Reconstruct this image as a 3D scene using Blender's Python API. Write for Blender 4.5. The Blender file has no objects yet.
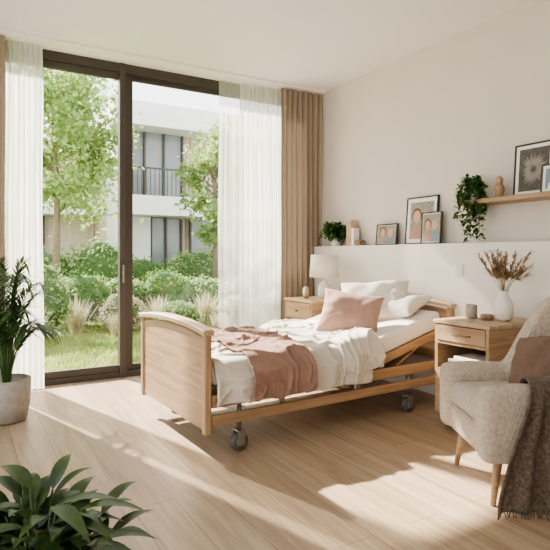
import bpy, bmesh, math, random
from mathutils import Vector, Matrix, noise, Euler
random.seed(7)
COL=bpy.context.scene.collection
R=random.random
def U(a,b): return a+(b-a)*random.random()

# ---------------------------------------------------------------- materials
def new_mat(name):
    m=bpy.data.materials.new(name); m.use_nodes=True
    nt=m.node_tree; b=nt.nodes['Principled BSDF']
    return m,nt,b
def c4(c): return (c[0],c[1],c[2],1)
def mat(name,col,rough=.6,var=0.0,scale=6,bump=0.0,bscale=60,metal=0,stretch=(1,1,1),sheen=0,detail=4):
    m,nt,b=new_mat(name)
    b.inputs['Base Color'].default_value=c4(col); b.inputs['Roughness'].default_value=rough
    b.inputs['Metallic'].default_value=metal
    if sheen: b.inputs['Sheen Weight'].default_value=sheen
    tc=nt.nodes.new('ShaderNodeTexCoord'); mp=nt.nodes.new('ShaderNodeMapping')
    mp.inputs['Scale'].default_value=stretch
    nt.links.new(tc.outputs['Object'],mp.inputs['Vector'])
    if var:
        n=nt.nodes.new('ShaderNodeTexNoise'); n.inputs['Scale'].default_value=scale; n.inputs['Detail'].default_value=detail
        nt.links.new(mp.outputs[0],n.inputs['Vector'])
        r=nt.nodes.new('ShaderNodeValToRGB')
        r.color_ramp.elements[0].position=.3; r.color_ramp.elements[1].position=.7
        r.color_ramp.elements[0].color=c4([x*(1-var) for x in col]); r.color_ramp.elements[1].color=c4([min(1,x*(1+var)) for x in col])
        nt.links.new(n.outputs['Fac'],r.inputs[0]); nt.links.new(r.outputs[0],b.inputs['Base Color'])
    if bump:
        n2=nt.nodes.new('ShaderNodeTexNoise'); n2.inputs['Scale'].default_value=bscale; n2.inputs['Detail'].default_value=3
        nt.links.new(mp.outputs[0],n2.inputs['Vector'])
        bp=nt.nodes.new('ShaderNodeBump'); bp.inputs['Strength'].default_value=bump; bp.inputs['Distance'].default_value=.01
        nt.links.new(n2.outputs['Fac'],bp.inputs['Height']); nt.links.new(bp.outputs[0],b.inputs['Normal'])
    return m
def wood(name,c1,c2,axis='x',scale=9,rough=.5):
    st={'x':(.06,1,1),'y':(1,.06,1),'z':(1,1,.06)}[axis]
    m,nt,b=new_mat(name); b.inputs['Roughness'].default_value=rough
    tc=nt.nodes.new('ShaderNodeTexCoord'); mp=nt.nodes.new('ShaderNodeMapping'); mp.inputs['Scale'].default_value=st
    nt.links.new(tc.outputs['Object'],mp.inputs['Vector'])
    n=nt.nodes.new('ShaderNodeTexNoise'); n.inputs['Scale'].default_value=scale*3.2; n.inputs['Detail'].default_value=8; n.inputs['Distortion'].default_value=.8
    nt.links.new(mp.outputs[0],n.inputs['Vector'])
    r=nt.nodes.new('ShaderNodeValToRGB'); r.color_ramp.elements[0].position=.34; r.color_ramp.elements[1].position=.66
    r.color_ramp.elements[0].color=c4(c1); r.color_ramp.elements[1].color=c4(c2)
    nt.links.new(n.outputs['Fac'],r.inputs[0]); nt.links.new(r.outputs[0],b.inputs['Base Color'])
    bp=nt.nodes.new('ShaderNodeBump'); bp.inputs['Strength'].default_value=.08; bp.inputs['Distance'].default_value=.005
    nt.links.new(n.outputs['Fac'],bp.inputs['Height']); nt.links.new(bp.outputs[0],b.inputs['Normal'])
    return m
def leafmat(name,c1,c2,rough=.45,trans=.35,scale=8):
    m,nt,b=new_mat(name); b.inputs['Roughness'].default_value=rough
    tc=nt.nodes.new('ShaderNodeTexCoord'); n=nt.nodes.new('ShaderNodeTexNoise'); n.inputs['Scale'].default_value=scale; n.inputs['Detail'].default_value=3
    nt.links.new(tc.outputs['Object'],n.inputs['Vector'])
    r=nt.nodes.new('ShaderNodeValToRGB'); r.color_ramp.elements[0].position=.35; r.color_ramp.elements[1].position=.68
    r.color_ramp.elements[0].color=c4(c1); r.color_ramp.elements[1].color=c4(c2)
    nt.links.new(n.outputs['Fac'],r.inputs[0]); nt.links.new(r.outputs[0],b.inputs['Base Color'])
    if trans:
        t=nt.nodes.new('ShaderNodeBsdfTranslucent'); nt.links.new(r.outputs[0],t.inputs[0])
        mx=nt.nodes.new('ShaderNodeMixShader'); mx.inputs[0].default_value=trans
        out=nt.nodes['Material Output']
        nt.links.new(b.outputs[0],mx.inputs[1]); nt.links.new(t.outputs[0],mx.inputs[2]); nt.links.new(mx.outputs[0],out.inputs[0])
    return m
def cloth_trans(name,col,transp,transl):
    m,nt,b=new_mat(name); b.inputs['Base Color'].default_value=c4(col); b.inputs['Roughness'].default_value=.9
    out=nt.nodes['Material Output']
    t=nt.nodes.new('ShaderNodeBsdfTranslucent'); t.inputs[0].default_value=c4(col)
    m1=nt.nodes.new('ShaderNodeMixShader'); m1.inputs[0].default_value=transl
    nt.links.new(b.outputs[0],m1.inputs[1]); nt.links.new(t.outputs[0],m1.inputs[2])
    if transp>0:
        tr=nt.nodes.new('ShaderNodeBsdfTransparent')
        m2=nt.nodes.new('ShaderNodeMixShader'); m2.inputs[0].default_value=transp
        nt.links.new(m1.outputs[0],m2.inputs[1]); nt.links.new(tr.outputs[0],m2.inputs[2]); nt.links.new(m2.outputs[0],out.inputs[0])
    else: nt.links.new(m1.outputs[0],out.inputs[0])
    return m

M_wall=mat('wall_plaster',(.655,.61,.555),.9,.015,3,.03,120)
M_wallw=mat('wall_panel_white',(.78,.75,.705),.85,.01,3,.02,120)
M_ceil=mat('ceiling_paint',(.84,.825,.80),.95)
W1,W2_=(.31,.20,.115),(.45,.305,.185)
M_oak=wood('oak_x',W1,W2_,'x')
M_oaky=wood('oak_y',W1,W2_,'y')
M_oakz=wood('oak_z',W1,W2_,'z')
M_oakl=wood('oak_light_y',(.42,.295,.185),(.54,.40,.265),'y')
M_oakd=wood('oak_dark',(.20,.125,.075),(.30,.195,.12),'z')
M_frame=mat('window_frame_dark',(.068,.06,.052),.45)
M_metal=mat('metal_grey',(.30,.285,.27),.4,metal=.7)
M_black=mat('black_matte',(.03,.03,.03),.5)
M_rubber=mat('castor_rubber',(.11,.10,.095),.6)
M_linen=mat('linen_white',(.72,.68,.625),.9,.03,4,.25,300,sheen=.1)
M_duvet=mat('duvet_cream',(.61,.565,.505),.9,.03,3,.2,250,sheen=.1)
M_sheet=mat('mattress_white',(.78,.755,.72),.85,.02,4,.1,200)
M_mauve=mat('mauve_linen',(.42,.275,.225),.95,.08,14,.35,260,sheen=.1)
M_throw=mat('mauve_throw_knit',(.31,.19,.152),.95,.12,18,.5,180,sheen=.1)
M_boucle=mat('boucle_cream',(.49,.425,.345),1.0,.18,60,1.0,110,sheen=.1)
M_knit=mat('knit_brown',(.12,.088,.065),1.0,.45,70,1.0,90,sheen=.1)
M_brownp=mat('brown_cushion',(.17,.11,.082),.95,.1,30,.4,200)
M_curtain=cloth_trans('curtain_taupe',(.37,.30,.235),0,.10)
M_sheer=cloth_trans('curtain_sheer',(.92,.91,.89),.20,.55)
M_sheer2=cloth_trans('curtain_sheer_single',(.92,.91,.89),.55,.55)
M_white=mat('ceramic_white',(.76,.73,.68),.4,.03,20)
M_stone=mat('pot_stone_grey',(.36,.33,.295),.85,.12,25,.3,60)
M_soil=mat('soil',(.06,.04,.03),1,.3,40,.6,50)
M_shade=cloth_trans('lamp_shade_linen',(.86,.80,.73),0,.35)
M_palm=leafmat('palm_leaf',(.035,.085,.025),(.10,.18,.05),.4,.15)
M_fgleaf=leafmat('glossy_leaf',(.025,.055,.018),(.08,.13,.038),.35,.10,12)
M_vine=leafmat('vine_leaf',(.03,.10,.02),(.10,.20,.05),.45,.2,30)
M_dry=leafmat('dry_grass',(.32,.225,.13),(.50,.37,.235),.9,.2,30)
M_tree=leafmat('tree_leaf',(.17,.29,.07),(.42,.52,.20),.5,.45,3)
M_shrubA=leafmat('shrub_leaf_dark',(.10,.20,.05),(.26,.38,.12),.6,.35,3)
M_shrubB=leafmat('shrub_leaf_light',(.22,.33,.12),(.44,.51,.25),.6,.35,3)
M_shrubC=leafmat('shrub_grass_pale',(.42,.40,.26),(.68,.62,.46),.8,.3,3)
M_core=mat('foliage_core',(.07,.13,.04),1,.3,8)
M_trunk=mat('bark',(.24,.19,.14),.95,.25,30,.6,40)
M_lawn=mat('lawn_grass',(.27,.35,.12),1,.25,5,.4,60)
M_blade=leafmat('grass_blade',(.26,.35,.11),(.46,.51,.21),.7,.4,2)
M_bwhite=mat('facade_white',(.80,.79,.77),.8,.02)
M_bbeige=wood('facade_timber',(.54,.46,.37),(.66,.57,.47),'z',4,.8)
M_bglass=mat('facade_glass',(.26,.28,.29),.12,.3,.8)
M_paper=mat('paper_white',(.82,.80,.77),.7)
M_skin=mat('photo_skin',(.58,.37,.27),.7)
M_hairg=mat('photo_hair',(.36,.30,.25),.7)
M_hairb=mat('photo_hair_brown',(.15,.08,.05),.7)
M_blue=mat('photo_blue',(.20,.28,.34),.7)
M_green=mat('photo_green',(.28,.30,.22),.7,.3,30)
M_photob=mat('photo_dark',(.10,.09,.08),.6,.3,30)

def floor_mat():
    m,nt,b=new_mat('oak_floor'); b.inputs['Roughness'].default_value=.38
    tc=nt.nodes.new('ShaderNodeTexCoord'); mp=nt.nodes.new('ShaderNodeMapping'); mp.inputs['Rotation'].default_value=(0,0,math.radians(90))
    nt.links.new(tc.outputs['Object'],mp.inputs['Vector'])
    br=nt.nodes.new('ShaderNodeTexBrick'); br.offset=.37; br.inputs['Scale'].default_value=1
    br.inputs['Brick Width'].default_value=1.9; br.inputs['Row Height'].default_value=.19; br.inputs['Mortar Size'].default_value=.002
    br.inputs['Mortar Smooth'].default_value=.3
    br.inputs['Color1'].default_value=(.385,.29,.20,1); br.inputs['Color2'].default_value=(.465,.36,.258,1); br.inputs['Mortar'].default_value=(.22,.15,.10,1)
    nt.links.new(mp.outputs[0],br.inputs['Vector'])
    mp2=nt.nodes.new('ShaderNodeMapping'); mp2.inputs['Scale'].default_value=(1,.06,1); nt.links.new(tc.outputs['Object'],mp2.inputs['Vector'])
    n=nt.nodes.new('ShaderNodeTexNoise'); n.inputs['Scale'].default_value=26; n.inputs['Detail'].default_value=8; n.inputs['Distortion'].default_value=.9
    nt.links.new(mp2.outputs[0],n.inputs['Vector'])
    r=nt.nodes.new('ShaderNodeValToRGB'); r.color_ramp.elements[0].position=.32; r.color_ramp.elements[1].position=.68
    r.color_ramp.elements[0].color=(.74,.72,.69,1); r.color_ramp.elements[1].color=(1.08,1.08,1.08,1)
    nt.links.new(n.outputs['Fac'],r.inputs[0])
    mx=nt.nodes.new('ShaderNodeMixRGB'); mx.blend_type='MULTIPLY'; mx.inputs[0].default_value=1
    nt.links.new(br.outputs['Color'],mx.inputs[1]); nt.links.new(r.outputs[0],mx.inputs[2]); nt.links.new(mx.outputs[0],b.inputs['Base Color'])
    bp=nt.nodes.new('ShaderNodeBump'); bp.inputs['Strength'].default_value=.25; bp.inputs['Distance'].default_value=.002; bp.invert=True
    nt.links.new(br.outputs['Fac'],bp.inputs['Height']); nt.links.new(bp.outputs[0],b.inputs['Normal'])
    return m
M_floor=floor_mat()

# ---------------------------------------------------------------- helpers
def empty(name,loc=(0,0,0),rz=0):
    e=bpy.data.objects.new(name,None); COL.objects.link(e); e.location=loc; e.rotation_euler=(0,0,rz); e.empty_display_size=.1
    return e
def mobj(name,V,F,m,parent=None,smooth=True,loc=(0,0,0),rot=(0,0,0),mods=()):
    me=bpy.data.meshes.new(name); me.from_pydata([tuple(v) for v in V],[],F); me.update()
    if smooth:
        for p in me.polygons: p.use_smooth=True
    o=bpy.data.objects.new(name,me); COL.objects.link(o)
    ms=m if isinstance(m,(list,tuple)) else [m]
    for x in ms: me.materials.append(x)
    o.location=loc; o.rotation_euler=rot
    if parent: o.parent=parent
    return o
def bm_obj(name,bm,m,parent,loc,rot,smooth):
    me=bpy.data.meshes.new(name); bm.to_mesh(me); bm.free()
    if smooth:
        for p in me.polygons: p.use_smooth=True
    me.materials.append(m); o=bpy.data.objects.new(name,me); COL.objects.link(o); o.location=loc; o.rotation_euler=rot
    if parent: o.parent=parent
    return o
def box(name,lo,hi,m,parent=None,bev=.004,rot=(0,0,0),seg=2,smooth=False):
    lo=Vector(lo);hi=Vector(hi); c=(lo+hi)/2; s=hi-lo
    bm=bmesh.new(); bmesh.ops.create_cube(bm,size=1); bmesh.ops.scale(bm,vec=s,verts=bm.verts)
    if bev: bmesh.ops.bevel(bm,geom=list(bm.edges),offset=min(bev,min(s)*.45),segments=seg,affect='EDGES',profile=.5)
    return bm_obj(name,bm,m,parent,c,rot,smooth)
def boxes(name,lst,m,parent=None):
    V=[];F=[]
    for lo,hi in lst:
        b=len(V)
        for z in (lo[2],hi[2]):
            V+= [(lo[0],lo[1],z),(hi[0],lo[1],z),(hi[0],hi[1],z),(lo[0],hi[1],z)]
        F+=[(b,b+3,b+2,b+1),(b+4,b+5,b+6,b+7),(b,b+1,b+5,b+4),(b+1,b+2,b+6,b+5),(b+2,b+3,b+7,b+6),(b+3,b,b+4,b+7)]
    return mobj(name,V,F,m,parent,False)
def lathe(name,prof,m,parent=None,loc=(0,0,0),n=40,rot=(0,0,0)):
    V=[];F=[]
    for r,z in prof:
        for k in range(n):
            a=2*math.pi*k/n; V.append((r*math.cos(a),r*math.sin(a),z))
    for i in range(len(prof)-1):
        for k in range(n):
            F.append((i*n+k,i*n+(k+1)%n,(i+1)*n+(k+1)%n,(i+1)*n+k))
    F.append(tuple(reversed(range(n)))); F.append(tuple(range((len(prof)-1)*n,len(prof)*n)))
    return mobj(name,V,F,m,parent,True,loc,rot)
def tube(name,pts,rad,m,parent=None,n=8,loc=(0,0,0)):
    V=[];F=[]; tubeadd(V,F,pts,rad,n); return mobj(name,V,F,m,parent,True,loc)
def tubeadd(V,F,pts,rad,n=6):
    pts=[Vector(p) for p in pts]; b=len(V)
    if not isinstance(rad,(list,tuple)): rad=[rad]*len(pts)
    for i,p in enumerate(pts):
        d=(pts[min(i+1,len(pts)-1)]-pts[max(i-1,0)]).normalized()
        s=d.cross(Vector((0,0,1)) if abs(d.z)<.9 else Vector((1,0,0))).normalized(); t=d.cross(s)
        for k in range(n):
            a=2*math.pi*k/n; V.append(p+(s*math.cos(a)+t*math.sin(a))*rad[i])
    for i in range(len(pts)-1):
        for k in range(n):
            F.append((b+i*n+k,b+i*n+(k+1)%n,b+(i+1)*n+(k+1)%n,b+(i+1)*n+k))
    F.append(tuple(b+k for k in reversed(range(n)))); e=b+(len(pts)-1)*n; F.append(tuple(e+k for k in range(n)))
def leaf(V,F,base,d,up,L,W,droop=.2,seg=4,fold=.25,pw=.8):
    d=Vector(d).normalized(); side=d.cross(Vector(up))
    if side.length<1e-3: side=Vector((1,0,0))
    side.normalize(); upn=side.cross(d).normalized(); b=len(V)
    for k in range(seg+1):
        f=k/seg; w=W/2*max(.04,math.sin(math.pi*min(1,f**pw)))
        if k==seg: w=.0005
        p=Vector(base)+d*L*f+Vector((0,0,-droop*L*f*f))
        V+= [p-side*w+upn*fold*w,p,p+side*w+upn*fold*w]
    for k in range(seg):
        a=b+k*3; F.append((a,a+1,a+4,a+3)); F.append((a+1,a+2,a+5,a+4))
def sleaf(V,F,p,s):
    d=Vector((U(-1,1),U(-1,1),U(-1,1))).normalized(); q=d.cross(Vector((U(-1,1),U(-1,1),U(-1,1)))).normalized(); b=len(V)
    V+= [p-d*s*.5,p+q*s*.3,p+d*s*.5,p-q*s*.3]; F.append((b,b+1,b+2,b+3))
def pillow(name,w,h,t,m,parent,loc,rot,seed=0,n=26):
    bm=bmesh.new(); 
    for side in (1,-1):
        g=[[None]*(n+1) for _ in range(n+1)]
        for i in range(n+1):
            for j in range(n+1):
                a=-1+2*i/n; b=-1+2*j/n
                x=a*w/2*(1-.09*(1-b*b)*abs(a)); y=b*h/2*(1-.09*(1-a*a)*abs(b))
                z=side*t/2*(max(0,(1-a**4)*(1-b**4)))**.55*(1-.22*(a*a+b*b)/2)
                e=(1-a*a)*(1-b*b)
                z+=side*.018*noise.noise(Vector((x*9+seed,y*9,side*3)))*min(1,e*4)+.014*noise.noise(Vector((x*5,y*5,seed)))
                z+=side*.007*math.sin(11*math.atan2(b,a)+seed+2*noise.noise(Vector((x*6,y*6,seed))))*min(1,e*5)*(a*a+b*b)/2
                g[i][j]=bm.verts.new((x,y,z))
        for i in range(n):
            for j in range(n):
                f=(g[i][j],g[i+1][j],g[i+1][j+1],g[i][j+1]); bm.faces.new(f if side>0 else f[::-1])
    bmesh.ops.remove_doubles(bm,verts=bm.verts,dist=.0008)
    o=bm_obj(name,bm,m,parent,loc,rot,True)
    s=o.modifiers.new('sub','SUBSURF'); s.levels=1; s.render_levels=1
    return o

# ---------------------------------------------------------------- room
H=2.85; XR=3.36; YW=4.88; XL=-1.3; YB=-1.6
box('floor',(XL-.2,YB-.2,-.12),(XR+.2,YW+.16,0),M_floor,bev=0)
box('ceiling',(XL-.2,YB-.2,H),(XR+.2,YW+.2,H+.15),M_ceil,bev=0)
box('wall_right',(XR,YB-.2,0),(XR+.2,YW+.2,H),M_wall,bev=0)
box('wall_panel_right',(3.24,YB,0),(XR,YW-.01,1.20),M_wallw,bev=.004)
box('wall_back',(XL,YB-.2,0),(XR,YB,H),M_wall,bev=0)
WL,WR=.12,3.12
boxes('wall_window',[((XL-.2,YW,0),(WL,YW+.2,H)),((WR,YW,0),(XR,YW+.2,H))],M_wall)
boxes('wall_left',[((XL-.2,YB-.2,0),(XL,-1.0,H)),((XL-.2,3.7,0),(XL,YW,H)),((XL-.2,-1.0,2.6),(XL,3.7,H))],M_wall)  # opening in this unseen wall is invented, to let in more sky light
wl=empty('fill_window_left',(XL,0,0))  # added window out of view, there only to brighten the room
boxes('fill_window_frame',[((-.14,-1.0,0),(-.06,-.93,2.6)),((-.14,1.3,0),(-.06,1.38,2.6)),((-.14,3.63,0),(-.06,3.7,2.6)),((-.14,-1.0,2.53),(-.06,3.7,2.6)),((-.14,-1.0,0),(-.06,3.7,.06))],M_frame,wl)
w=empty('window_1',(0,YW,0))
fr=[((WL,.0,2.77),(WR,.10,H)),((WL,.0,.0),(WR,.10,.05)),((WL,0,0),(WL+.06,.10,H)),((WR-.06,0,0),(WR,.10,H)),
    ((1.245,-.01,0),(1.30,.06,H)),((1.31,.04,0),(1.375,.11,H)),((1.375,.06,.05),(WR-.06,.10,.10)),((1.375,.06,2.73),(WR-.06,.10,2.77)),
    ((WL+.06,.02,.05),(1.245,.06,.11)),((WL+.06,.02,2.71),(1.245,.06,2.77)),((WL+.06,.02,0),(WL+.11,.06,H))]
boxes('frame',fr,M_frame,w)
boxes('handle',[((1.262,-.045,.86),(1.278,-.03,1.02)),((1.262,-.03,.93),(1.278,-.01,.96))],M_metal,w)
gm,nt,b=new_mat('clear_glass')
tr=nt.nodes.new('ShaderNodeBsdfTransparent'); gl=nt.nodes.new('ShaderNodeBsdfGlossy'); gl.inputs['Roughness'].default_value=.02
mx=nt.nodes.new('ShaderNodeMixShader'); mx.inputs[0].default_value=.03
nt.links.new(tr.outputs[0],mx.inputs[1]); nt.links.new(gl.outputs[0],mx.inputs[2]); nt.links.new(mx.outputs[0],nt.nodes['Material Output'].inputs[0])
mobj('glass',[(WL,.04,.05),(1.27,.04,.05),(1.27,.04,2.77),(WL,.04,2.77),(1.34,.08,.05),(WR,.08,.05),(WR,.08,2.77),(1.34,.08,2.77)],[(0,1,2,3),(4,5,6,7)],gm,w,False)
box('trim_1',(-1.2,4.60,H-.022),(XR-.01,4.76,H-.001),M_ceil,bev=.003)
box('baseboard_window',(3.12,YW-.015,0),(3.235,YW,.08),M_wallw,bev=.003)
box('baseboard_back',(XL,YB,0),(3.235,YB+.015,.08),M_wallw,bev=.003)

def curtain(name,x0,x1,y,z0,z1,m,folds,amp,seed,flare=0):
    V=[];F=[]; nx=folds*10; nz=14
    for j in range(nz+1):
        f=j/nz
        for i in range(nx+1):
            g=i/nx; ph=g*folds*2*math.pi
            a=amp*(.8+.35*noise.noise(Vector((g*6,f*1.2,seed))))
            x=x0+(x1-x0)*g+.25*amp*math.sin(ph*2+.5)+.012*noise.noise(Vector((g*9,f*3,seed+5)))
            x+=flare*(1-f)**2*(g-.5)
            V.append((x,y+a*math.sin(ph)+.01*noise.noise(Vector((g*12,f*2,seed+9))),z0+(z1-z0)*f))
    for j in range(nz):
        for i in range(nx):
            a=j*(nx+1)+i; F.append((a,a+1,a+nx+2,a+nx+1))
    return mobj(name,V,F,m)
curtain('curtain',2.83,3.34,4.67,.015,2.825,M_curtain,8,.035,1)
curtain('curtain',-.05,.30,4.67,.015,2.825,M_curtain,6,.035,2)
curtain('sheer_curtain',2.40,2.88,4.745,.015,2.825,M_sheer,9,.025,3,.03)
curtain('sheer_curtain',2.18,2.42,4.78,.015,2.825,M_sheer2,3,.018,6,.04)
curtain('sheer_curtain',.31,.58,4.745,.015,2.825,M_sheer,7,.025,4,.03)

# ---------------------------------------------------------------- bed
bed=empty('hospital_bed',(1.133,2.66,0),math.radians(2.5))
L=2.06; Wd=1.04
def endboard(pref,x,top,arch,zb):
    for k,y in enumerate((0,Wd-.05)):
        box(pref+'_post_%d'%(k+1),(x,y,zb),(x+.042,y+.045,top-.01),M_oakz,bed,.008)
    V=[];F=[];n=20
    for i in range(n+1):
        y=.045+(Wd-.09)*i/n; a=math.sin(math.pi*i/n)**.8
        zt=top-.045+arch*a
        for xx in (x+.010,x+.034):
            V.append((xx,y,zb+.02)); V.append((xx,y,zt))
    for i in range(n):
        a=i*4; F+=[(a,a+4,a+5,a+1),(a+2,a+3,a+7,a+6),(a+1,a+5,a+7,a+3),(a,a+2,a+6,a+4)]
    mobj(pref+'_panel',V,F,M_oaky,bed,False)
    V=[];F=[]
    for i in range(n+1):
        y=-.006+(Wd+.008)*i/n; a=math.sin(math.pi*i/n)**.8
        zc=top-.01+arch*a
        prof=[(-.010,-.016),(-.012,.006),(-.004,.016),(.046,.016),(.054,.006),(.052,-.016)]
        for px,pz in prof: V.append((x+px,y,zc+pz))
    m=6
    for i in range(n):
        for k in range(m): F.append((i*m+k,(i+1)*m+k,(i+1)*m+(k+1)%m,i*m+(k+1)%m))
    F.append(tuple(range(m))); F.append(tuple(n*m+k for k in reversed(range(m))))
    mobj(pref+'_top_rail',V,F,M_oakl,bed,False)
endboard('footboard',0,.70,.035,.135)
endboard('headboard',L-.05,.74,.035,.20)
for nm,z0,z1 in (('side_rail_upper',.275,.345),('side_rail_lower',.175,.235)):
    box(nm+'_near',(.045,.004,z0),(L-.05,.030,z1),M_oak,bed,.006)
    box(nm+'_far',(.045,Wd-.030,z0),(L-.05,Wd-.004,z1),M_oak,bed,.006)
box('frame_base',(.05,.06,.27),(L-.06,Wd-.06,.33),M_metal,bed,.004)
for k,x in enumerate((.5,1.1,1.6)):
    box('rail_bracket_%d'%(k+1),(x,.030,.18),(x+.04,.045,.34),M_metal,bed,.003)
box('slat_deck',(.06,.05,.335),(1.17,Wd-.05,.385),M_oak,bed,.004)
SL=math.tan(math.radians(14)); XH=1.18
def ext(name,prof,y0,y1,m,bev=0):
    n=len(prof); V=[(p[0],y0,p[1]) for p in prof]+[(p[0],y1,p[1]) for p in prof]
    F=[tuple(range(n)),tuple(reversed(range(n,2*n)))]+[(i,(i+n),(i+1)%n+n,(i+1)%n) for i in range(n)]
    o=mobj(name,V,F,m,bed,False)
    if bev:
        bv=o.modifiers.new('b','BEVEL'); bv.width=bev; bv.segments=4; bv.limit_method='ANGLE'; bv.angle_limit=.6
        for p in o.data.polygons: p.use_smooth=True
    return o
xe=1.95
ext('backrest_frame',[(XH,.325),(xe,.325+(xe-XH)*SL),(xe,.385+(xe-XH)*SL),(XH,.385)],.03,.06,M_oak,.003)
ext('backrest_frame_far',[(XH,.325),(xe,.325+(xe-XH)*SL),(xe,.385+(xe-XH)*SL),(XH,.385)],Wd-.06,Wd-.03,M_oak,.003)
ext('backrest_deck',[(XH,.36),(xe,.36+(xe-XH)*SL),(xe,.383+(xe-XH)*SL),(XH,.383)],.06,Wd-.06,M_oakl)
ext('backrest_strut',[(1.50,.33),(1.54,.33),(1.86,.335+.66*SL),(1.82,.335+.62*SL)],.08,.11,M_oak)
ext('backrest_strut_far',[(1.50,.33),(1.54,.33),(1.86,.335+.66*SL),(1.82,.335+.62*SL)],Wd-.11,Wd-.08,M_oak)
T=.12
mprof=[(.06,.385),(XH,.387),(xe,.387+(xe-XH)*SL),(xe-.03,.387+(xe-XH)*SL+T),(XH-.03,.387+T),(.06,.385+T)]
ext('mattress',mprof,.030,Wd-.030,M_sheet,.03)
def ztop(x):
    d=x-(XH-.03); s=.505
    if d<-.1: return s
    if d>.1: return s+d*SL*1.02
    t=(d+.1)/.2; return s+.1*SL*1.02*t*t
def wr(x,s):
    q=Vector((x*1.0,s*1.0,0)); wq=Vector((noise.noise(q*3+Vector((5,0,0))),noise.noise(q*3+Vector((0,9,0))),0))*.35
    p=q+wq
    a=noise.noise(Vector((p.x*5,p.y*3.2,1)))*.018
    r1=1-min(1,abs(noise.noise(Vector((p.x*4.2+p.y*2.5,p.y*3.6-p.x*1.5,4))))*5.5)
    r2=1-min(1,abs(noise.noise(Vector((p.x*8-p.y*4,p.y*7+p.x*3,8))))*5)
    return a+.022*r1*r1+.010*r2*r2
def drape(name,fx0,fx1,dn,df,off,m,thick,seed,nx=60,ny=90,y0=.030,y1=Wd-.030,own=.002,wa=1.0,puff=0):
    Rr=.055; V=[];F=[]; W=y1-y0
    smin=-dn; smax=W+df
    for j in range(ny+1):
        s0=smin+(smax-smin)*j/ny
        for i in range(nx+1):
            g=i/nx; s=s0
            if s<0: s=s*(1+.22*noise.noise(Vector((g*3.5,seed,2))))
            x=fx0(s)+(fx1(s)-fx0(s))*g
            x+=.010*noise.noise(Vector((s*7,g*2,seed+3)))
            zt=ztop(x)+off+puff*min(1,4*g*(1-g)*2)
            w1=wa*wr(x,s)+own*noise.noise(Vector((x*9,s*9,seed)))
            if 0<=s<=W:
                e=min(s,W-s); k=min(1,e/Rr)
                y=y0+s; z=zt+w1-(1-math.sqrt(max(0,1-(1-k)**2)))*Rr*.9
                if s<Rr: y=y0-off*.5*(1-k)+s
                if W-s<Rr: y=y1-(W-s)+off*.5*(1-k)
            else:
                d=-s if s<0 else s-W; sg=-1 if s<0 else 1
                fo=min(1,d/.1)
                yy=.5*off+.035*min(1,d/.05)+ (abs(w1)*.7+ .011*(1+math.sin(x*24+2.5*math.sin(x*7))))*fo
                if name=='throw_blanket': yy+=.008
                y=(y0 if s<0 else y1)+sg*yy
                z=zt+w1*(1-fo)-Rr*.9-d
            V.append((x,y,z))
    for j in range(ny):
        for i in range(nx):
            a=j*(nx+1)+i; F.append((a,a+1,a+nx+2,a+nx+1))
    o=mobj(name,V,F,m,bed)
    sd=o.modifiers.new('s','SOLIDIFY'); sd.thickness=thick; sd.offset=-1
    sb=o.modifiers.new('sub','SUBSURF'); sb.levels=1; sb.render_levels=1
    return o
drape('duvet',lambda s:.07,lambda s:1.22+.03*math.sin(s*5),.19,.14,.020,M_duvet,.020,3,150,150)
drape('duvet_fold',lambda s:.96+.03*math.sin(s*6),lambda s:1.27+.03*math.sin(s*4+1),.16,.11,.046,M_duvet,.022,9,50,110,puff=.010)
drape('throw_blanket',lambda s:.28+.05*max(0,s),lambda s:.71+.16*max(0,s),.21,.12,.046,M_throw,.010,5,70,150,own=.001)
def castor(name,x,y,par,r=.052,z1=.27,mm=M_rubber,w=.022):
    e=par
    lathe(name+'_wheel',[(r*.75,-w),(r,-w*.7),(r,w*.7),(r*.75,w)],mm,e,(x,y,r),28,(math.pi/2,0,0))
    lathe(name+'_hub',[(r*.35,-w*1.25),(r*.45,-w),(r*.45,w),(r*.35,w*1.25)],M_metal,e,(x,y,r),20,(math.pi/2,0,0))
    boxes(name+'_fork',[((x-.02,y-w*1.6,r*.7),(x+.025,y-w*1.3,r*2.25)),((x-.02,y+w*1.3,r*.7),(x+.025,y+w*1.6,r*2.25)),((x-.02,y-w*1.6,r*2.15),(x+.025,y+w*1.6,r*2.35))],M_metal,e)
    lathe(name+'_stem',[(.014,r*2.3),(.014,z1)],M_metal,e,(x+.002,y,0),14)
for k,(x,y) in enumerate(((.235,.05),(1.60,.05),(.235,Wd-.06),(1.60,Wd-.06))): castor('castor_%d'%(k+1),x,y,bed)
def eul(normal,roll=0):
    n=Vector(normal).normalized(); z=n; x=Vector((0,0,1)).cross(z).normalized(); y=z.cross(x)
    M=Matrix((x,y,z)).transposed(); M=M@Matrix.Rotation(roll,3,'Z'); return M.to_euler()
pillow('white_pillow',.50,.34,.14,M_linen,None,(2.90,3.09,.735),eul((-.30,-.05,.95)),2)
pillow('white_pillow',.56,.39,.15,M_linen,None,(2.76,3.17,.745),eul((-.64,-.52,.56),.08),4)
pillow('mauve_pillow',.46,.36,.14,M_mauve,None,(2.44,3.06,.685),eul((-.55,-.62,.50),-.16),8)

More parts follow.
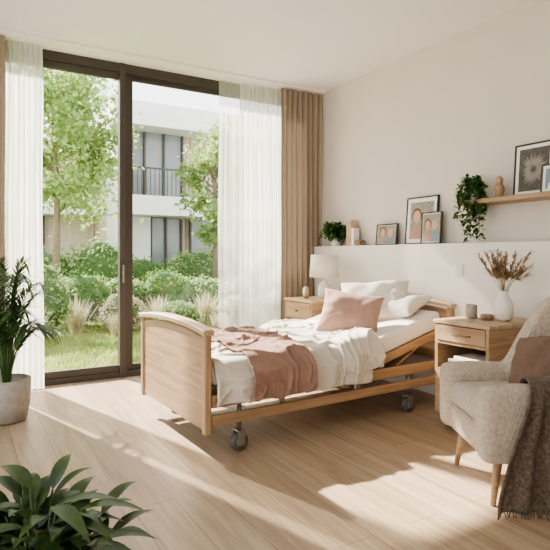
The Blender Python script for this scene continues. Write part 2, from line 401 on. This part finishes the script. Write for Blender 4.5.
# ---------------------------------------------------------------- nightstand far
ns=empty('nightstand',(2.70,3.93,0))
D,W2,Ht=.50,.46,.70
box('top',(-.01,-.01,Ht-.025),(D,W2,Ht),M_oakl,ns,.005)
boxes('carcass',[((0,0,.08),(D-.01,.02,Ht-.025)),((0,W2-.03,.08),(D-.01,W2-.01,Ht-.025)),((D-.03,.02,.08),(D-.01,W2-.03,Ht-.025)),((.0,.02,.08),(D-.03,W2-.03,.10)),((.01,.02,.50),(D-.03,W2-.03,.515))],M_oak,ns)
box('drawer_front',(-.004,.022,.522),(.016,W2-.032,Ht-.03),M_oaky,ns,.003)
box('door_front',(-.004,.022,.105),(.016,W2-.032,.495),M_oaky,ns,.003)
lathe('knob',[(.006,0),(.006,.012),(.014,.016),(.014,.024),(.008,.028)],M_oakd,ns,(-.004,W2/2,.595),20,(0,-math.pi/2,0))
lathe('door_knob',[(.006,0),(.006,.012),(.014,.016),(.014,.024),(.008,.028)],M_oakd,ns,(-.004,W2-.08,.40),20,(0,-math.pi/2,0))
for k,(x,y) in enumerate(((.05,.05),(.43,.05),(.05,.39),(.43,.39))): lathe('foot_%d'%(k+1),[(.014,0),(.02,.08)],M_oakd,ns,(x,y,0),14)
lamp=empty('table_lamp',(2.98,4.13,.701))
lathe('base',[(.045,0),(.058,.012),(.062,.06),(.052,.12),(.03,.155),(.012,.17),(.010,.24)],M_white,lamp)
sh=lathe('shade',[(.142,.200),(.125,.412)],M_shade,lamp)
sh.data.polygons[-1].use_smooth=False
ck=empty('alarm_clock',(2.80,4.17,.702),math.radians(-20))
lathe('case',[(.04,-.02),(.05,-.018),(.05,.018),(.04,.02)],M_oakl,ck,(0,0,.06),28,(0,-math.pi/2,0))
lathe('face',[(.040,0),(.040,.003)],M_paper,ck,(-.020,0,.06),28,(0,-math.pi/2,0))
boxes('hands',[((-.0255,-.002,.058),(-.0245,.002,.09)),((-.0255,-.002,.057),(-.0245,.022,.061))],M_black,ck)
boxes('feet',[((-.015,-.03,0),(.015,-.02,.025)),((-.015,.02,0),(.015,.03,.025))],M_oakd,ck)

# ---------------------------------------------------------------- nightstand near
ns=empty('nightstand',(2.66,2.05,0))
D,W2,Ht,zb=.55,.42,.695,.10
box('top',(-.01,-.012,Ht-.025),(D,W2,Ht),M_oakl,ns,.005)
boxes('carcass',[((0,0,zb),(D-.01,.022,Ht-.025)),((0,W2-.03,zb),(D-.01,W2-.008,Ht-.025)),((D-.03,.022,zb),(D-.01,W2-.03,Ht-.025)),((.0,.022,zb),(D-.03,W2-.03,zb+.02)),((.0,.022,.545),(D-.03,W2-.03,.562)),((.0,.022,.37),(D-.03,W2-.03,.388))],M_oak,ns)
box('drawer_front',(-.006,.024,.565),(.014,W2-.032,Ht-.03),M_oaky,ns,.003)
box('door_front',(-.006,.024,zb+.02),(.014,W2-.032,.366),M_oaky,ns,.003)
tube('drawer_handle',[(-.006,.13,.615),(-.03,.135,.615),(-.034,.2,.615),(-.03,.255,.615),(-.006,.26,.615)],.005,M_oakd,ns)
tube('door_handle',[(-.006,.34,.22),(-.03,.34,.225),(-.034,.34,.27),(-.03,.34,.315),(-.006,.34,.32)],.005,M_oakd,ns)
for k,(x,y) in enumerate(((.06,.05),(.47,.05),(.06,.36),(.47,.36))): castor('castor_%d'%(k+1),x,y,ns,.03,.10,M_rubber,.012)
bk=empty('stacked_books',(2.665,2.09,.389))
for k,(t,mm,a) in enumerate(((.025,M_brownp,0),(.022,M_paper,.008),(.018,M_stone,.0),(.022,M_paper,.012))):
    z=.0+sum((.025,.022,.018,.022)[:k]); box('book_%d'%(k+1),(a,a*2,z),(.2-a,.27-a*3,z+t-.001),mm,bk,.002)
cd=empty('ribbed_candle_jar',(2.90,2.37,.696))
lathe('jar',[(.030,0),(.036,.004),(.036,.085),(.033,.088),(.031,.082)],M_stone,cd)
bw=empty('wooden_trinket_box',(2.90,2.25,.696))
lathe('body',[(.030,0),(.040,.004),(.040,.03),(.032,.036)],M_oakd,bw)
vs=empty('pampas_vase',(2.95,2.165,.696))
lathe('vase',[(.03,0),(.048,.012),(.060,.06),(.058,.10),(.040,.145),(.028,.165),(.030,.19),(.026,.19),(.024,.165),(.02,.15)],M_white,vs)
V=[];F=[]
for k in range(24):
    a=U(0,2*math.pi); sp=U(.03,.17); h=U(.28,.43)
    tip=Vector((sp*math.cos(a),sp*math.sin(a),h)); mid=Vector((tip.x*.35,tip.y*.35,.25))
    pts=[Vector((0,0,.15)),mid,tip]; tubeadd(V,F,pts,.0012,5)
    dd=(tip-mid).normalized()
    for q in range(60):
        f=U(.1,1.05); p=mid.lerp(tip,f); 
        d2=(dd*.8+Vector((U(-1,1),U(-1,1),U(-.5,.6)))*.6)
        leaf(V,F,p,d2,(0,0,1),U(.03,.055),.009,.3,3,.1)
mobj('dried_grass',V,F,M_dry,vs)

sw=empty('wall_socket',(3.238,2.76,1.0)); box('plate',(-.008,-.04,-.04),(.001,.04,.04),M_paper,sw,.003); box('rocker',(-.012,-.02,-.025),(-.008,.02,.025),M_sheet,sw,.002)
# ---------------------------------------------------------------- shelf + ledge decor
box('wall_shelf',(3.15,1.35,1.475),(3.36,2.70,1.507),M_oaky,None,.004)
def picture(name,y0,y1,z,h,x,fm,kind,mg=.045,lean=.07):
    wd=y1-y0; e=empty(name,(x,(y0+y1)/2,z)); e.rotation_euler=(0,lean,0)
    t=.011
    boxes('frame',[((-.012,-wd/2,0),(.006,-wd/2+t,h)),((-.012,wd/2-t,0),(.006,wd/2,h)),((-.012,-wd/2+t,0),(.006,wd/2-t,t)),((-.012,-wd/2+t,h-t),(.006,wd/2-t,h))],fm,e)
    box('mat_board',(-.006,-wd/2+t,t),(.004,wd/2-t,h-t),M_paper,e,0)
    def q(nm,a,b,c,d,mm,xo):
        mobj(nm,[(xo,a,c),(xo,a,d),(xo,b,d),(xo,b,c)],[(0,1,2,3)],mm,e,False)
    def el(nm,cy,cz,ry,rz,mm,xo):
        mobj(nm,[(xo,cy+ry*math.cos(2*math.pi*k/24),cz+rz*math.sin(2*math.pi*k/24)) for k in range(24)],[tuple(range(24))],mm,e,False)
    a,b,c,d=-wd/2+mg,wd/2-mg,mg,h-mg; W_=b-a; H_=d-c
    if kind=='flower':
        q('print',a,b,c,d,M_photob,-.0065)
        V=[];F=[]
        for k in range(34):
            an=2*math.pi*k/34; r1=min(W_,H_)*.48*U(.75,1.05); bb=len(V); cy=(a+b)/2; cz=(c+d)/2
            for rr,da in ((.1,0),(.6,.07),(1,0),(.6,-.07)): V.append((-.0072-.00004*k,cy+r1*rr*math.cos(an+da),cz+r1*rr*math.sin(an+da)*1.15))
            F.append((bb,bb+1,bb+2,bb+3))
        mobj('print_flower',V,F,M_stone,e,False); el('print_centre',(a+b)/2,(c+d)/2,W_*.09,W_*.09,M_photob,-.009)
    else:
        q('print',a,b,c,d,M_green if kind!='solo' else M_blue,-.0065)
        ppl=[(.5,.0)] if kind=='solo' else [(.3,0),(.7,1)]
        for i,(f,g) in enumerate(ppl):
            cy=a+W_*f; s=W_*(.2 if kind!='solo' else .26); s=min(s,H_*.24)
            cz=c+H_*.58+(.03*H_ if g else 0)
            V=[(-.0070-.0003*i,cy+y*s,c+zz) for y,zz in ((-1.5,0),(1.5,0),(1.4,H_*.25),(.5,H_*.38),(-.5,H_*.38),(-1.4,H_*.25))]
            if i==0: V=[(v[0],max(a,v[1]),v[2]) for v in V]
            else: V=[(v[0],min(b,v[1]),v[2]) for v in V]
            mobj('print_torso_%d'%i,V,[(0,1,2,3,4,5)],(M_blue,M_mauve)[i] if kind!='solo' else M_paper,e,False)
            el('print_hair_%d'%i,cy,cz+s*.2,s*1.05,s*1.2,(M_hairg,M_hairb)[i],-.0078-.0003*i)
            el('print_face_%d'%i,cy,cz,s*.8,s*1.02,M_skin,-.0084-.0003*i)
    return e
picture('picture_frame',3.49,3.76,1.20,.19,3.30,M_black,'duo',.016,.10)
picture('picture_frame',3.05,3.40,1.20,.40,3.315,M_black,'duo',.045,.08)
picture('picture_frame',2.97,3.18,1.20,.26,3.275,M_frame,'duo',.018,.08)
picture('picture_frame',2.06,2.35,1.507,.36,3.31,M_black,'flower',.035,.08)
picture('picture_frame',1.92,2.11,1.507,.19,3.25,M_frame,'solo',.03,.10)
def bushy(name,loc,par_r,n,spread,drop,s=.03,stems=26,mm=M_vine,pot=M_white,ph=.09,up=.1):
    e=empty(name,loc)
    lathe('pot',[(par_r*.75,0),(par_r*.85,.004),(par_r,ph),(par_r*.9,ph),(par_r*.85,ph-.01)],pot,e)
    V=[];F=[];V2=[];F2=[]
    for k in range(stems):
        a=U(0,2*math.pi); sp=spread*U(.3,1); top=ph+up*U(.3,1); dr=drop*U(.2,1)
        p=[Vector((0,0,ph-.01)),Vector((math.cos(a)*sp*.5,math.sin(a)*sp*.5,top)),Vector((math.cos(a)*sp,math.sin(a)*sp,top-.02-dr*.3)),Vector((math.cos(a)*sp*1.05,math.sin(a)*sp*1.05,top-.03-dr))]
        if p[3].x>0.055: p[3].x=.055
        if p[2].x>0.055: p[2].x=.055
        tubeadd(V2,F2,p,.0012,4)
        for q in range(n):
            f=U(0,2.999); i=int(f); c=p[i].lerp(p[i+1],f-i)
            leaf(V,F,c,(U(-1,.7),U(-1,1),U(-.6,.7)),(0,0,1),s*U(.7,1.2),s*.6,.2,3,.2)
    mobj('leaves',V,F,mm,e); mobj('stems',V2,F2,mm,e)
    return e
bushy('potted_ivy',(3.295,4.36,1.20),.055,20,.15,.07,.055,38,M_vine,M_white,.08,.16)
bushy('trailing_plant',(3.21,2.60,1.507),.045,38,.115,.42,.045,42,M_vine,M_white,.06,.11)
bo=empty('wooden_bookend',(3.27,4.02,1.20)); 
box('block',(-.02,.05,0),(.05,.12,.25),M_oakl,bo,.004); box('slab',(-.02,.005,0),(.05,.045,.17),M_white,bo,.004); box('ball_base',(-.025,-.09,0),(.045,.0,.05),M_oakd,bo,.01)
fg=empty('wooden_figurine',(3.25,2.42,1.507))
lathe('body',[(.022,0),(.028,.01),(.026,.03),(.036,.06),(.032,.085),(.018,.10),(.024,.115),(.026,.13),(.018,.148),(.003,.157)],M_oak,fg)

# ---------------------------------------------------------------- armchair
ch=empty('armchair',(2.40,1.60,0),math.radians(150)); ch.scale=(1,.89,1)
V=[];F=[]
path=[]
for i in range(11): path.append((.32-.36*i/10,-.285,0))
for i in range(1,20):
    a=math.pi*i/20; path.append((-.04-.27*math.sin(a)**.85,-.285*math.cos(a),0))
for i in range(11): path.append((-.04+.36*i/10,.285,0))
def sm(t): t=max(0,min(1,t)); return t*t*(3-2*t)
def rise(x): return sm((.03-x)/.13)
N=len(path); rings=[]
for i,(x,y,_) in enumerate(path):
    a=Vector(path[max(i-1,0)][:2]); b=Vector(path[min(i+1,N-1)][:2]); t=(b-a).normalized(); nrm=Vector((t.y,-t.x))
    k=rise(x)
    h=.535+.37*k+.012*math.sin(x*8); th=.062-.004*k
    zb=.20; loop=[]
    pr=[(-th*.8,zb),(-th,zb+.03),(-th,zb+(h-th-zb)*.5)]
    for q in range(9):
        an=math.pi-math.pi*q/8; pr.append((th*math.cos(an),h-th+th*math.sin(an)))
    pr+=[(th,zb+(h-th-zb)*.5),(th,zb+.03),(th*.8,zb)]
    for n_,z in pr:
        lean=-.09*k*max(0,(z-.35))/.5
        belly=.018*math.sin(math.pi*min(1,max(0,(z-zb)/(h-zb))))
        loop.append(Vector((x+nrm.x*(n_+ (belly if n_>0 else 0))+lean,y+nrm.y*(n_+(belly if n_>0 else 0)),z)))
    rings.append((loop,t))
def capr(loop,t,sgn):
    c=sum(loop,Vector())/len(loop); out=[]
    for s,o in ((.93,.022),(.75,.040),(.4,.048)):
        out.append([c+Vector(((p.x-c.x)*s,(p.y-c.y)*s,(p.z-c.z)*(s*.35+.65)))+Vector((t.x,t.y,0))*sgn*o for p in loop])
    return out
allr=list(reversed(capr(rings[0][0],rings[0][1],-1)))+[r[0] for r in rings]+capr(rings[-1][0],rings[-1][1],1)
m=len(allr[0])
for r in allr: V+=r
for i in range(len(allr)-1):
    for k in range(m): F.append((i*m+k,i*m+(k+1)%m,(i+1)*m+(k+1)%m,(i+1)*m+k))
F.append(tuple(range(m))); F.append(tuple((len(allr)-1)*m+k for k in reversed(range(m))))
o=mobj('shell_back_and_arms',V,F,M_boucle,ch); bm=bmesh.new(); bm.from_mesh(o.data); bmesh.ops.recalc_face_normals(bm,faces=bm.faces); bm.to_mesh(o.data); bm.free()
sb=o.modifiers.new('s','SUBSURF'); sb.levels=1; sb.render_levels=2
box('seat_base',(-.24,-.235,.20),(.335,.235,.335),M_boucle,ch,.03,seg=4,smooth=True)
box('seat_cushion',(-.22,-.222,.335),(.345,.222,.46),M_boucle,ch,.05,seg=5,smooth=True)
for k,(x,y) in enumerate(((.26,-.24),(.26,.24),(-.22,-.22),(-.22,.22))):
    tube('leg_%d'%(k+1),[(x*1.12,y*1.08,0),(x,y,.21)],[.012,.022],M_oak,ch,14)
pillow('brown_cushion',.32,.31,.12,M_brownp,ch,(-.03,-.03,.575),eul((.86,.25,.45),.2),11)
V=[];F=[];nx=40
prof=[(.200,.470),(.208,.50),(.218,.535),(.240,.562),(.285,.574),(.335,.562),(.368,.53),(.380,.48),(.384,.42),(.387,.36),(.390,.30),(.394,.24),(.399,.18),(.405,.12),(.412,.07),(.419,.035)]
pd=[]
for i in range(len(prof)-1):
    for q in range(4):
        f=q/4; pd.append((prof[i][0]*(1-f)+prof[i+1][0]*f,prof[i][1]*(1-f)+prof[i+1][1]*f))
pd.append(prof[-1])
for j,(yy,zz) in enumerate(pd):
    f=j/(len(pd)-1); xf=.16+.17*sm((f-.25)/.75); xb=-.02-.15*sm((f-.5)/.5)
    for i in range(nx+1):
        g=i/nx; x=xf+(xb-xf)*g
        w_=(.014+.014*f)*math.sin(g*24+3*f)+.014*noise.noise(Vector((x*12,f*5,3)))
        V.append(Vector((x,yy+max(-.004,w_)*sm((f-.3)/.25)+.004,zz+(.010*math.sin(g*9) if j==len(pd)-1 else 0))))
for j in range(len(pd)-1):
    for i in range(nx):
        a=j*(nx+1)+i; F.append((a,a+1,a+nx+2,a+nx+1))
o=mobj('knit_throw',V,F,M_knit,ch); sd=o.modifiers.new('s','SOLIDIFY'); sd.thickness=.012; sd.offset=0
V2=[];F2=[]
last=V[-(nx+1):]
for i in range(0,nx+1):
    p=last[i]; tubeadd(V2,F2,[p,p+Vector((U(-.01,.01),U(0,.012),-.022))],.003,4)
mobj('throw_fringe',V2,F2,M_knit,ch)

# ---------------------------------------------------------------- palm
pl=empty('potted_palm',(.27,4.0,0))
lathe('pot',[(.10,0),(.125,.01),(.145,.12),(.150,.28),(.140,.285),(.134,.26)],M_stone,pl)
lathe('soil',[(.134,.24),(.134,.255)],M_soil,pl)
V=[];F=[]
for k in range(34):
    a=2*math.pi*k/34*5+U(-.2,.2); reach=U(.06,.32); h=U(.48,.97)-reach*.25
    if math.sin(a)>.3: reach*=.75
    pts=[]
    for q in range(9):
        f=q/8; pts.append(Vector((.02*math.cos(a)+reach*math.cos(a)*f**1.6,.02*math.sin(a)+reach*math.sin(a)*f**1.6,.25+h*(1-(1-f)**1.7)-.12*f**3)))
    tubeadd(V,F,pts,[.005*(1-.7*q/8) for q in range(9)],5)
    for q in range(32):
        f=.30+.70*q/32; i=min(7,int(f*8)); p=pts[i].lerp(pts[i+1],f*8-i); dr=(pts[i+1]-pts[i]).normalized()
        sd=dr.cross(Vector((0,0,1))).normalized(); s=1 if q%2 else -1
        leaf(V,F,p,(dr*.9+sd*s*.8+Vector((0,0,.15))),(0,0,1),.18*(1-.5*abs(f-.6)),.015,.4,4,.2,.6)
mobj('fronds',V,F,M_palm,pl)

# ---------------------------------------------------------------- foreground plant
fp=empty('potted_foliage_plant',(.165,1.43,0))
lathe('pot',[(.10,0),(.12,.01),(.13,.20),(.122,.205),(.118,.18)],M_stone,fp); lathe('soil',[(.118,.165),(.118,.18)],M_soil,fp)
V=[];F=[]
for k in range(30):
    a=2*math.pi*k/30*7+U(-.2,.2); reach=U(.02,.19); h=.355-reach*.7+U(-.05,.03)
    pts=[Vector((.03*math.cos(a),.03*math.sin(a),.17)),Vector((reach*.5*math.cos(a),reach*.5*math.sin(a),.17+h*.6)),Vector((reach*math.cos(a),reach*math.sin(a),.17+h))]
    tubeadd(V,F,pts,[.005,.004,.003],6)
    for q in range(6):
        f=q/5; p=pts[1].lerp(pts[2],f)
        aa=a+(q%2*2-1)*U(.5,1.2) if q<5 else a
        leaf(V,F,p,(math.cos(aa),math.sin(aa),U(.2,1.5)),(0,0,1),U(.13,.20),U(.038,.052),.45,8,.22,.7)
mobj('leaves',V,F,M_fgleaf,fp)

# ---------------------------------------------------------------- exterior
lawn=mobj('garden_lawn',[(-30,5.09,-.10),(45,5.09,-.10),(45,50,-.10),(-30,50,-.10)],[(0,1,2,3)],M_lawn,None,False)
V=[];F=[]
for k in range(26000):
    y=5.2+4.6*R()**1.1; x=U(.2,.62*y+.6); b=len(V); a=U(0,6.28); h=U(.03,.07); s=.006+.0012*y
    V+=[Vector((x-s*math.cos(a),y-s*math.sin(a),-.10)),Vector((x+s*math.cos(a),y+s*math.sin(a),-.10)),Vector((x+U(-.02,.02),y+U(-.02,.02),-.10+h))]; F.append((b,b+1,b+2))
mobj('lawn_grass_blades',V,F,M_blade,None,False)
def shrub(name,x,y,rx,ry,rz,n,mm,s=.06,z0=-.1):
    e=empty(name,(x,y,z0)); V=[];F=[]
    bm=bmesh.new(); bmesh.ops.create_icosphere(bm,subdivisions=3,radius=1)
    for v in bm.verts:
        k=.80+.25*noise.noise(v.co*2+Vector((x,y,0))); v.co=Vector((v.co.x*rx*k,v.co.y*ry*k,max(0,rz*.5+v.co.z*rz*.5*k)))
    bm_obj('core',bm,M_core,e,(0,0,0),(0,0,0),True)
    for k in range(n):
        d=Vector((U(-1,1),U(-1,1),U(-1,1))).normalized(); kk=(.80+.25*noise.noise(d*2+Vector((x,y,0))))*U(.92,1.22)
        p=Vector((d.x*rx*kk,d.y*ry*kk,max(.02,rz*.5+d.z*rz*.5*kk))); sleaf(V,F,p,s*U(.6,1.3))
    mobj('leaves',V,F,mm,e,False)
def grassclump(name,x,y,h,n,mm):
    V=[];F=[]
    for k in range(n):
        a=U(0,6.28); sp=U(.05,.5)*h
        leaf(V,F,(U(-.08,.08),U(-.08,.08),0),(math.cos(a)*sp,math.sin(a)*sp,h),(math.cos(a),math.sin(a),.1),h*U(.7,1.1),.014,.25,4,.1)
    mobj(name,V,F,mm,None,True,(x,y,-.1))
rows=[(.9,8.3,.55,.5,1.15,M_shrubB),(1.7,9.3,.6,.5,.95,M_shrubA),(2.5,9.7,.6,.5,.85,M_shrubB),(3.3,9.5,.55,.5,1.0,M_shrubA),(4.1,9.6,.6,.5,.85,M_shrubB),(4.9,9.2,.6,.5,.95,M_shrubA),(5.6,9.4,.6,.5,1.0,M_shrubB),(3.0,8.0,.35,.3,.5,M_shrubB),(3.9,7.7,.4,.35,.6,M_shrubC),(4.4,7.0,.45,.4,.8,M_shrubB),(2.2,8.5,.4,.35,.6,M_shrubC)]
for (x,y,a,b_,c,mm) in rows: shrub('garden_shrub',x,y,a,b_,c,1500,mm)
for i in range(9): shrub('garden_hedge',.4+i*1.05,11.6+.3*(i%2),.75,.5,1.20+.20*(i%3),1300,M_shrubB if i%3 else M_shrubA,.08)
for (x,y,h) in ((2.0,7.9,.5),(2.9,8.8,.7),(3.6,8.4,.8),(4.2,8.3,.6),(1.5,8.4,.8),(.75,7.4,.8),(4.8,8.0,.7),(3.4,7.4,.45)): grassclump('ornamental_grass',x,y,h,150,M_shrubC)
def tree(name,x,y,hz,cz,rx,rz,n,s,seed):
    e=empty(name,(x,y,-.1)); V=[];F=[]; VL=[];FL=[]
    random.seed(seed)
    tubeadd(V,F,[(0,0,0),(.04,.02,cz-rz*.5),(-.03,.03,cz+rz*.2),(.02,0,cz+rz*.8)],[.07,.05,.035,.01],10)
    cl=[]
    for k in range(26):
        a=U(0,6.28); z=U(-.85,.9); rr=rx*math.sqrt(max(.05,1-z*z))*U(.45,.95)
        st=Vector((0,.02,cz+rz*(z*.6-.25))); en=Vector((rr*math.cos(a),rr*math.sin(a),cz+rz*z))
        tubeadd(V,F,[st,st.lerp(en,.5)+Vector((0,0,.05)),en],[.022,.014,.005],6)
        cl.append((en,rx*U(.22,.38)))
        cl.append((st.lerp(en,.6),rx*U(.18,.3)))
    for k in range(n):
        c,r=random.choice(cl); d=Vector((random.gauss(0,1),random.gauss(0,1),random.gauss(0,.8)))*r*.6
        sleaf(VL,FL,c+d,s*U(.6,1.3))
    mobj('trunk_and_branches',V,F,M_trunk,e); mobj('leaves',VL,FL,M_tree,e,False)
tree('garden_tree',1.42,9.9,0,3.15,1.2,1.6,8000,.11,21)
tree('garden_tree',4.75,10.6,0,2.80,.80,1.4,5500,.11,5)
random.seed(3)
bd=empty('apartment_building',(0,14,-.1))
RT=5.15; FB=4.55
white=[((3.30,-.5,FB),(26,.3,RT)),((3.30,-.5,2.25),(26,.39,2.75)),((3.33,-.45,0),(3.75,.36,2.24)),((3.33,-.45,2.76),(3.75,.36,FB-.01)),((3.76,.15,0),(4.44,.29,2.24)),((10.5,-.45,0),(10.9,.35,2.24)),((10.5,-.45,2.76),(10.9,.35,FB-.01)),
       ((-12,1.2,2.3),(3.28,1.9,2.7)),((-12,1.2,4.0),(3.28,1.9,4.3))]
boxes('white_bands',white,M_bwhite,bd)
boxes('body',[((3.36,.40,0),(26,6,RT-.1)),((-12,2.0,0),(3.34,7,4.25))],M_bbeige,bd)
sl=[]
x=5.4
while x<24:
    if not(6.9<x<8.6): sl.append(((x,.36,2.76),(x+.10,.395,FB-.01)))
    if not(5.6<x<7.6): sl.append(((x,.36,0),(x+.10,.395,2.24)))
    x+=.14
boxes('timber_slats',sl,M_bbeige,bd)
boxes('window_glass',[((3.76,.3,2.76),(5.39,.38,FB-.01)),((4.45,.3,0),(5.35,.38,2.24)),((6.95,.3,2.76),(8.58,.35,FB-.01)),((5.65,.3,0),(7.58,.35,2.24)),((-1,1.92,0),(0,1.99,2.28)),((.9,1.92,0),(2.0,1.99,2.28))],M_bglass,bd)
bf=[]
for x in (3.77,4.28,4.82,5.36,6.9,7.75,8.58): bf.append(((x,.22,2.76),(x+.05,.295,FB-.01)))
for x in (4.46,4.88,5.33,5.6,6.6,7.58): bf.append(((x,.22,0),(x+.05,.295,2.24)))
for x in (.9,1.45,1.96): bf.append(((x,1.84,0),(x+.05,1.915,2.28)))
for k in range(16): bf.append(((3.8+k*.115,-.42,2.78),(3.815+k*.115,-.40,3.45)))
bf.append(((3.77,-.43,3.45),(5.65,-.39,3.49)))
boxes('frames_and_railing',bf,M_frame,bd)

# ---------------------------------------------------------------- light, world, camera
W=bpy.data.worlds.new('sky_world'); bpy.context.scene.world=W; W.use_nodes=True
bg=W.node_tree.nodes['Background']; nt=W.node_tree
tc=nt.nodes.new('ShaderNodeTexCoord'); sx=nt.nodes.new('ShaderNodeSeparateXYZ'); nt.links.new(tc.outputs['Generated'],sx.inputs[0])
rp=nt.nodes.new('ShaderNodeValToRGB'); rp.color_ramp.elements[0].color=(1,.985,.955,1); rp.color_ramp.elements[1].color=(.86,.92,1,1)
nt.links.new(sx.outputs['Z'],rp.inputs[0]); nt.links.new(rp.outputs[0],bg.inputs[0])
bg.inputs[1].default_value=3.3
s=bpy.data.lights.new('sun','SUN'); s.energy=26; s.angle=.022; s.color=(1,.90,.78); so=bpy.data.objects.new('sun',s); COL.objects.link(so)
so.rotation_euler=Vector((.30,-1,-.79)).to_track_quat('-Z','Y').to_euler(); so.location=(-2,12,9)
cam=bpy.data.cameras.new('camera'); co=bpy.data.objects.new('camera',cam); COL.objects.link(co)
co.location=(0,0,1.11); co.rotation_euler=(math.radians(90),0,math.radians(-30.54)); cam.lens=34.95; cam.sensor_width=36; cam.shift_y=-20/550; cam.clip_start=.05
bpy.context.scene.camera=co
try: bpy.context.scene.view_settings.look='AgX - Medium High Contrast'
except Exception as e: print('look',e)
